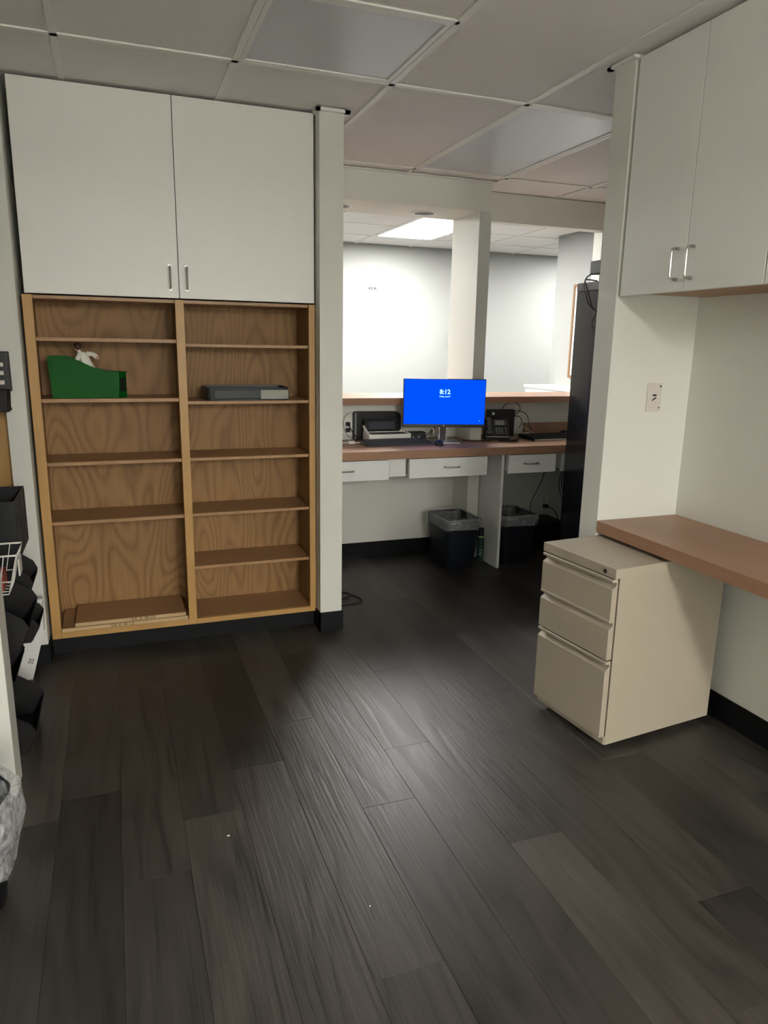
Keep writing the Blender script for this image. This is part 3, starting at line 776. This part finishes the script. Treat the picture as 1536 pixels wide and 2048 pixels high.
t = thing('mini_computer', 'square black mini computer standing behind the desk phone', 'computer', (2.560, 4.535, ZD), -8)
MB().box(-.105, .095, -.02, .02, .0, .187, bev=.004).build('case', M_black, t)
MB().box(-.075, -.057, -.0208, -.0198, .150, .168, bev=.0003).build('sticker', M_lgrey, t)
MB().box(.095, .108, -.006, .006, .135, .150, bev=.002).build('plug', M_black, t)
b = MB(); b.tube([(2.57, 4.55, 1.005), (2.60, 4.55, 1.04), (2.65, 4.545, 1.052), (2.70, 4.54, 1.040), (2.705, 4.53, .995), (2.655, 4.53, .975)], .0028)
b.tube([(2.65, 4.53, .985), (2.70, 4.53, .998), (2.76, 4.52, .965), (2.775, 4.51, .90), (2.80, 4.50, .845), (2.88, 4.50, .826), (3.02, 4.52, .826)], .0028)
b.tube([(2.66, 4.53, .96), (2.70, 4.52, .955), (2.715, 4.51, .92), (2.69, 4.50, .88)], .0026)
tag(b.build('desk_cables', M_black, None, True), 'black cables looping from the mini computer across the desk', 'cable')
b = MB(); b.tube([(2.665, 4.50, .90), (2.72, 4.49, .885), (2.79, 4.47, .845), (2.86, 4.46, .827), (3.0, 4.49, .827)], .0028)
t = thing('white_cable', 'thin white cable with blocky plug between phone and right keyboard', 'cable', (0, 0, 0)); b.build('cable', M_lgrey, t, True)
MB().box(2.71, 2.755, 4.455, 4.48, ZD, ZD+.026, bev=.004).build('plug', M_wplast, t)

# things at the left end of the desk
t = thing('wall_outlet', 'wall outlet with black plugs above the left end of the desk', 'outlet', (1.43, 4.57, .905))
MB().box(-.036, .036, -.006, -.0002, -.058, .058, bev=.002).build('plate', M_wplast, t)
for zz in (.020, -.020): MB().box(-.014, .014, -.032, -.006, zz-.013, zz+.013, bev=.004).build('plug', M_black, t)
b = MB(); b.tube([(1.43, 4.535, .925), (1.45, 4.50, .87), (1.475, 4.47, .845), (1.50, 4.44, .826)], .0032)
tag(b.build('black_cable', M_black, None, True), 'black cable running from the left outlet plug to the desk', 'cable')
b = MB(); b.tube([(1.455, 4.56, 1.0), (1.42, 4.55, .985), (1.395, 4.54, .94), (1.40, 4.53, .89), (1.42, 4.50, .850), (1.45, 4.46, .826)], .0022)
tag(b.build('grey_cable', M_grey, None, True), 'thin grey cable arching beside the black upright case', 'cable')
t = thing('white_cable', 'white cable with adapter block at the left end of the desk', 'cable', (0, 0, 0))
MB().tube([(1.30, 4.40, .826), (1.38, 4.37, .826), (1.44, 4.36, .827), (1.52, 4.38, .830)], .003).build('cable', M_wplast, t, True)
MB().box(1.375, 1.415, 4.35, 4.375, ZD, ZD+.018, bev=.003).build('adapter_block', M_wplast, t)
t = thing('dock', 'low black docking box with cables under the monitor', 'dock', (1.895, 4.50, ZD), -6)
MB().box(-.06, .06, -.04, .05, 0, .05, bev=.004).build('case', M_black, t)
MB().cyl((-.03, -.042, .02), .006, .003, 'y', 12).build('port', M_grey, t); MB().cyl((.01, -.042, .02), .009, .003, 'y', 12).build('port', M_grey, t)
b = MB(); b.tube([(1.98, 4.45, .85), (2.02, 4.47, .90), (2.08, 4.45, .93)], .003).tube([(1.90, 4.42, .83), (1.97, 4.46, .86), (2.05, 4.47, .94)], .003).tube([(2.16, 4.33, .826), (2.22, 4.29, .826), (2.30, 4.27, .826), (2.37, 4.28, .827)], .003)
tag(b.build('monitor_cables', M_black, None, True), 'black monitor cables running behind and beside the monitor foot', 'cable')

# ------------------------------------------------------------------ below the desk
def rrect(hx, hy, r, z, n=4, cx=0, cy=0, wob=0):
    P = []; i_ = 0
    for sx, sy, a0 in ((1, -1, -90), (1, 1, 0), (-1, 1, 90), (-1, -1, 180)):
        for i in range(n+1):
            a = R(a0+90*i/n); w_ = wob*math.sin(i_*2.3+z*60); i_ += 1
            P.append((cx+sx*(hx-r)+r*math.cos(a)+w_, cy+sy*(hy-r)+r*math.sin(a)+w_*.6, z+w_*.8))
    return P
def wastebasket(x, y, rz, label, hx=.135, hy=.17, h=.335, hb=.8, mater=None):
    t = thing('wastebasket', label, 'wastebasket', (x, y, 0.0005), rz)
    b = MB()
    b.loft([rrect(hx*hb, hy*hb, .03, 0), rrect(hx*.985, hy*.985, .035, h-.012), rrect(hx, hy, .035, h-.012), rrect(hx, hy, .035, h), rrect(hx-.006, hy-.006, .032, h), rrect(hx*hb-.004, hy*hb-.004, .028, .006)], True, True)
    b.build('can', mater or M_bin, t, True)
    l = MB(); n = 8
    l.loft([rrect(hx*.80, hy*.80, .04, h-.13, n, wob=.004), rrect(hx*.93, hy*.93, .04, h-.03, n, wob=.003), rrect(hx-.004, hy-.004, .036, h+.006, n, wob=.002), rrect(hx+.004, hy+.004, .038, h+.008, n, wob=.002),
            rrect(hx+.009, hy+.009, .04, h-.012, n, wob=.003), rrect(hx+.008, hy+.007, .04, h-.035, n, wob=.003), rrect(hx+.006, hy+.004, .04, h-.062, n, wob=.006)], False, False)
    l.build('liner', M_liner, t, True)
    return t
wastebasket(2.080, 4.25, 0, 'dark wastebasket with clear liner left of the desk support panel', .126)
wastebasket(2.500, 4.25, 0, 'dark wastebasket with billowing clear liner right of the support panel')
# spray can between basket and panel
t = thing('spray_can', 'dark green spray can between wastebasket and support panel', 'can', (2.288, 4.24, 0))
MB().cyl((0, 0, .0005), .022, .170, n=24).build('body', M_dgreen, t, True)
MB().cyl((0, 0, .171), .0222, .010, n=24).build('label_band', M_lime, t, True)
MB().cyl((0, 0, .181), .020, .055, n=24, r2=.016).build('cap', M_black, t, True)
m = Matrix.Rotation(R(-20), 4, 'Z') @ Matrix.Translation((0, -.0228, .07)) @ Matrix.Rotation(R(90), 4, 'X') @ Matrix.Rotation(R(90), 4, 'Z')
MB().text('FLY', .030, m, .0003).build('lettering', M_lgrey, t)

t = thing('power_backup', 'black battery backup box on the floor under the right desk', 'box', (2.93, 4.42, 0))
MB().box(-.075, .075, -.14, .14, .004, .215, bev=.008).build('case', M_black, t)
MB().box(-.06, .06, -.144, -.140, .05, .19, bev=.002).build('front_panel', M_blackm, t)
t = thing('wall_outlet', 'outlet with black plug low on the wall under the right desk', 'outlet', (3.02, 4.63, .285))
MB().box(-.036, .036, -.006, -.0002, -.058, .058, bev=.002).build('plate', M_wplast, t)
MB().box(-.014, .014, -.007, -.006, .008, .034, bev=.0004).build('socket', M_lgrey, t)
pl = MB().box(-.012, .020, -.045, -.006, -.035, -.006, bev=.006).build('plug', M_black, t)
b = MB(); b.tube([(3.03, 4.59, .262), (3.06, 4.56, .25), (3.075, 4.53, .215), (3.07, 4.50, .17), (3.01, 4.48, .15)], .0035)
b.build('power_cord', M_black, None, True); pc = bpy.data.objects['power_cord']; pc.parent = bpy.data.objects['power_backup']; pc.location = (-2.93, -4.42, 0)
b = MB(); b.tube([(2.86, 4.35, .766), (2.83, 4.34, .66), (2.79, 4.31, .54), (2.70, 4.27, .42), (2.655, 4.23, .37), (2.66, 4.22, .30)], .003)
tag(b.build('charger_cable', M_black, None, True), 'single black cord dangling from the desk into the right wastebasket', 'cord')
b = MB(); b.tube([(3.02, 4.40, .766), (3.02, 4.42, .58), (3.02, 4.44, .44), (3.10, 4.46, .30), (3.19, 4.47, .20)], .003)
b.tube([(3.05, 4.40, .766), (3.045, 4.42, .60), (3.04, 4.44, .45), (3.13, 4.47, .34), (3.21, 4.48, .25)], .003)
tag(b.build('computer_cables', M_black, None, True), 'pair of black cords dangling below the desk beside the low outlet', 'cord')

# coil of black cable on the floor behind the pillar
b = MB(); b.tube([(1.06, 3.90, .004), (1.15, 3.905, .004), (1.21, 3.89, .004), (1.235, 3.83, .004), (1.262, 3.775, .004), (1.262, 3.72, .004), (1.22, 3.70, .004), (1.13, 3.695, .004), (1.06, 3.70, .004)], .0035)
b.tube([(1.06, 3.81, .010), (1.15, 3.825, .010), (1.22, 3.815, .010), (1.16, 3.77, .010), (1.06, 3.74, .010)], .0035)
tag(b.build('cable_coil', M_black, None, True), 'coil of black cable on the floor beyond the centre pillar', 'cable')

# tall black cabinet
t = thing('tall_cabinet', 'tall black metal cabinet standing beyond the right pillar', 'cabinet', (2.99, 3.63, 0))
MB().box(-.27, .27, -.33, .33, .02, 1.775, bev=.004).build('body', M_cab, t)
MB().box(-.272, .272, -.332, .332, 1.7755, 1.826, bev=.004).build('top_trim', M_cabtop, t, label='lighter grey top trim')
MB().box(-.24, .24, -.30, .30, 0, .0195).build('plinth', M_black, t)
MB().box(-.25, .25, -.345, -.331, .06, 1.74, bev=.003).build('door', M_cab, t)

# ------------------------------------------------------------------ the lobby
t = thing('notice_board', 'wood-framed board on the bright lobby wall behind the black cabinet', 'board', (3.95, 5.55, 1.585))
f = MB(); f.box(-.020, -.001, .205, .228, -.41, .41).box(-.020, -.001, -.228, -.205, -.41, .41).box(-.020, -.001, -.205, .205, .387, .41).box(-.020, -.001, -.205, .205, -.41, -.387)
f.build('frame', M_cork, t); MB().box(-.012, -.001, -.205, .205, -.387, .387).build('panel', M_white, t)
t = thing('lobby_cabinet', 'low white cabinet against the bright lobby wall', 'cabinet', (3.78, 5.60, 0))
MB().box(-.15, .168, -.42, .40, .0, 1.075).build('body', M_white, t); MB().box(-.165, .169, -.43, .412, 1.075, 1.10, bev=.003).build('top', M_wplast, t)
MB().box(-.158, -.150, -.40, -.02, .08, 1.05).build('door', M_white, t); MB().box(-.158, -.150, .0, .38, .08, 1.05).build('door', M_white, t)
t = thing('thermostat', 'small grey switch box on the lobby wall beside the column', 'switch', (3.52, 7.41, 1.525))
MB().box(-.045, .045, -.028, -.0005, -.07, .07, bev=.004).build('cover', M_lgrey, t)
MB().box(-.01, .01, -.034, -.028, -.02, .02, bev=.002).build('lever', M_wplast, t)
m = Matrix.Translation((2.585, 7.409, 2.007)) @ Matrix.Rotation(R(90), 4, 'X')
tag(MB().text('4 5 A', .040, m, .0006, bold=.0015).build('wall_marking', M_black), 'tiny dark marks on the lit lobby wall, high above the ledge', 'marking')

# ------------------------------------------------------------------ left alcove: bins and baskets on the side wall
def hopper(x0, x1, y0, y1, z0, z1, label, group=None, ribs=True):
    cx, cy = (x0+x1)/2, (y0+y1)/2; hx, hy = (x1-x0)/2, (y1-y0)/2; h = z1-z0
    t = thing('stacking_bin', label, 'bin', (cx, cy, z0), 0, group)
    side = [(-hx, 0), (hx-.035, 0), (hx, h*.42), (hx-.015, h*.58), (hx-.09, h*.86), (hx-.09, h), (-hx, h)]
    for s in (-1, 1):
        MB().prism(side, s*hy-(.003 if s > 0 else 0), s*hy+(0 if s > 0 else .003), 'y').build('side_wall', M_blackm, t)
    MB().box(-hx, hx-.035, -hy+.003, hy-.003, 0, .003).box(-hx, -hx+.003, -hy+.003, hy-.003, .003, h).build('base', M_blackm, t)
    MB().prism([(hx-.038, 0), (hx-.035, 0), (hx, h*.42), (hx-.003, h*.42)], -hy+.003, hy-.003, 'y').build('front_lip', M_blackm, t)
    if ribs:
        r_ = MB()
        for i in range(9):
            zz = h*.04+i*h*.04
            xx = hx-.035+.035*(zz/(h*.42))
            r_.box(xx-.001, xx+.003, -hy, hy, zz, zz+.002)
            r_.box(-hx+.01, hx-.05, -hy-.002, -hy, zz, zz+.002)
        r_.build('ribs', M_blackm, t)['kind'] = 'stuff'
    return t
hopper(-.648, -.330, 2.58, 2.90, .001, .198, 'black ribbed stacking bin on the floor, bottom of its stack')
hopper(-.648, -.382, 2.58, 2.90, .199, .392, 'black stacking bin in the middle of the floor stack')
hopper(-.648, -.322, 2.58, 2.90, .393, .588, 'black stacking bin on top of the floor stack under the wire basket')
hopper(-.648, -.330, 2.95, 3.15, .275, .430, 'black wall bin with pointed lip above the white paper bag')
hopper(-.648, -.338, 2.95, 3.15, .431, .640, 'dark grey wall bin beneath the tall black file box')

def open_box(name, label, cat, x0, x1, y0, y1, z0, z1, m, th=.003, ridges=0):
    cx, cy = (x0+x1)/2, (y0+y1)/2; hx, hy = (x1-x0)/2, (y1-y0)/2; h = z1-z0
    t = thing(name, label, cat, (cx, cy, z0))
    MB().box(-hx, hx, -hy, -hy+th, 0, h).build('front_wall', m, t); MB().box(-hx, hx, hy-th, hy, 0, h).build('rear_wall', m, t)
    MB().box(-hx, -hx+th, -hy+th, hy-th, 0, h).build('side_wall', m, t); MB().box(hx-th, hx, -hy+th, hy-th, 0, h).build('side_wall', m, t)
    MB().box(-hx+th, hx-th, -hy+th, hy-th, 0, th).build('base', m, t)
    if ridges:
        b = MB()
        for i in range(ridges):
            yy = -hy+.02+(2*hy-.04)*i/(ridges-1); b.box(hx, hx+.0025, yy-.003, yy+.003, .01, h-.003)
        b.build('ridges', m, t)['kind'] = 'stuff'
    return t
open_box('file_box', 'tall black open file box on the side wall above the bins', 'file box', -.648, -.356, 2.80, 3.10, .656, .872, M_black, ridges=6)
# clip rack higher up
t = thing('clip_rack', 'black wall rack with clips high above the file box', 'rack', (-.50, 3.04, 1.165))
MB().box(-.148, .138, .03, .055, .075, .222, bev=.003).build('panel', M_black, t)
MB().prism([(-.148, 0), (.132, .004), (.128, .018), (.132, .085), (-.148, .085)], -.05, .055, 'y', bev=.003).build('pocket', M_blackm, t)
for z_ in (.100, .135, .165): MB().box(.095, .118, .018, .030, z_, z_+.018, bev=.002).build('clip', M_nickel, t)
# white wire basket with red cards
t = thing('wire_basket', 'white wire basket holding red cards on the black bins', 'basket', (-.49, 2.67, .5885))
b = MB(); hx0, hx1, hyb = .115, .150, .085; H_ = .145
for z_, f_ in ((.004, 0), (.05, .35), (.143, 1)):
    x_ = hx0+(hx1-hx0)*f_; y_ = .065+.020*f_
    b.tube([(-x_, -y_, z_), (x_, -y_, z_), (x_, y_, z_), (-x_, y_, z_), (-x_, -y_, z_)], .0035 if f_ == 1 else .0018, 6, smooth=False)
for i in range(9):
    u = -1+2*i/8
    for sy in (-1, 1): b.tube([(u*hx0, sy*.065, .004), (u*hx1, sy*.085, .143)], .0017, 6, smooth=False)
    b.tube([(u*hx0, -.065, .004), (u*hx0, .065, .004)], .0017, 6, smooth=False)
for i in range(5):
    v_ = -1+2*i/4
    for sx in (-1, 1): b.tube([(sx*hx0, v_*.065, .004), (sx*hx1, v_*.085, .143)], .0017, 6, smooth=False)
    b.tube([(-hx0, v_*.065, .004), (hx0, v_*.065, .004)], .0017, 6, smooth=False)
b.build('wire_frame', M_wire, t, True)
MB().box(.148, .153, -.05, .02, .06, .12, bev=.002).build('clip_tag', M_wplast, t)
tag(MB().box(-.42, -.39, 2.62, 2.71, .6000, .66, bev=.001).build('red_card', M_red), 'dark red card stack inside the white wire basket', 'card')
tag(MB().box(-.50, -.43, 2.63, 2.70, .6000, .68, bev=.001).build('tan_card', M_tan), 'tan card box inside the white wire basket', 'card')
# paper bag leaning by the pillar
t = thing('paper_bag', 'white paper bag with dark print below the black wall bins', 'bag', (-.40, 3.24, 0))
b = MB(); b.prism([(-.12, .0005), (-.005, .0005), (.055, .215), (.058, .36), (-.12, .36)], -.02, .02, 'y'); b.build('bag', M_paper, t)
m = Matrix.Translation((-.005, -.0208, .085)) @ Matrix.Rotation(R(90), 4, 'X') @ Matrix.Rotation(R(62), 4, 'Z')
MB().text('SS', .028, m, .0003).build('print', M_ink, t)
# bin with crumpled liner in front of the left stub wall
t = thing('wastebasket', 'black round bin with crumpled clear liner by the left stub wall', 'wastebasket', (-.462, 1.865, 0))
def circ(r, z, n=40, w_=0, ph=0): return [(r*math.cos(2*math.pi*i/n)*(1+w_*math.sin(7*i+ph)), r*math.sin(2*math.pi*i/n)*(1+w_*math.cos(5*i+ph)), z+w_*.12*math.sin(3*i+ph)) for i in range(n)]
MB().loft([circ(.115, .0005), circ(.150, .30), circ(.146, .30), circ(.112, .008)], True, True).build('can', M_black, t, True)
MB().loft([circ(.09, .12, w_=.05), circ(.135, .26, w_=.03), circ(.150, .315, w_=.02), circ(.170, .31, w_=.03, ph=1), circ(.176, .25, w_=.04, ph=2), circ(.166, .20, w_=.04, ph=.5), circ(.150, .15, w_=.05, ph=2.2), circ(.141, .10, w_=.05, ph=.3)], False, False).build('liner', M_liner2, t, True)

# crumbs on the floor
for x, y, s, l in ((.238, 1.919, .005, 'white paper crumb on the floor, left of the bright patch'), (.546, 1.519, .003, 'tiny white speck on the planks near the viewer'), (1.36, 3.66, .004, 'pale crumb on the dim floor beyond the pillar')):
    b = MB(); b.ball((0, 0, .0015), s, (1, .7, .35), 7, 5); tag(b.build('crumb', M_dust, None, loc=(x, y, 0)), l, 'crumb')
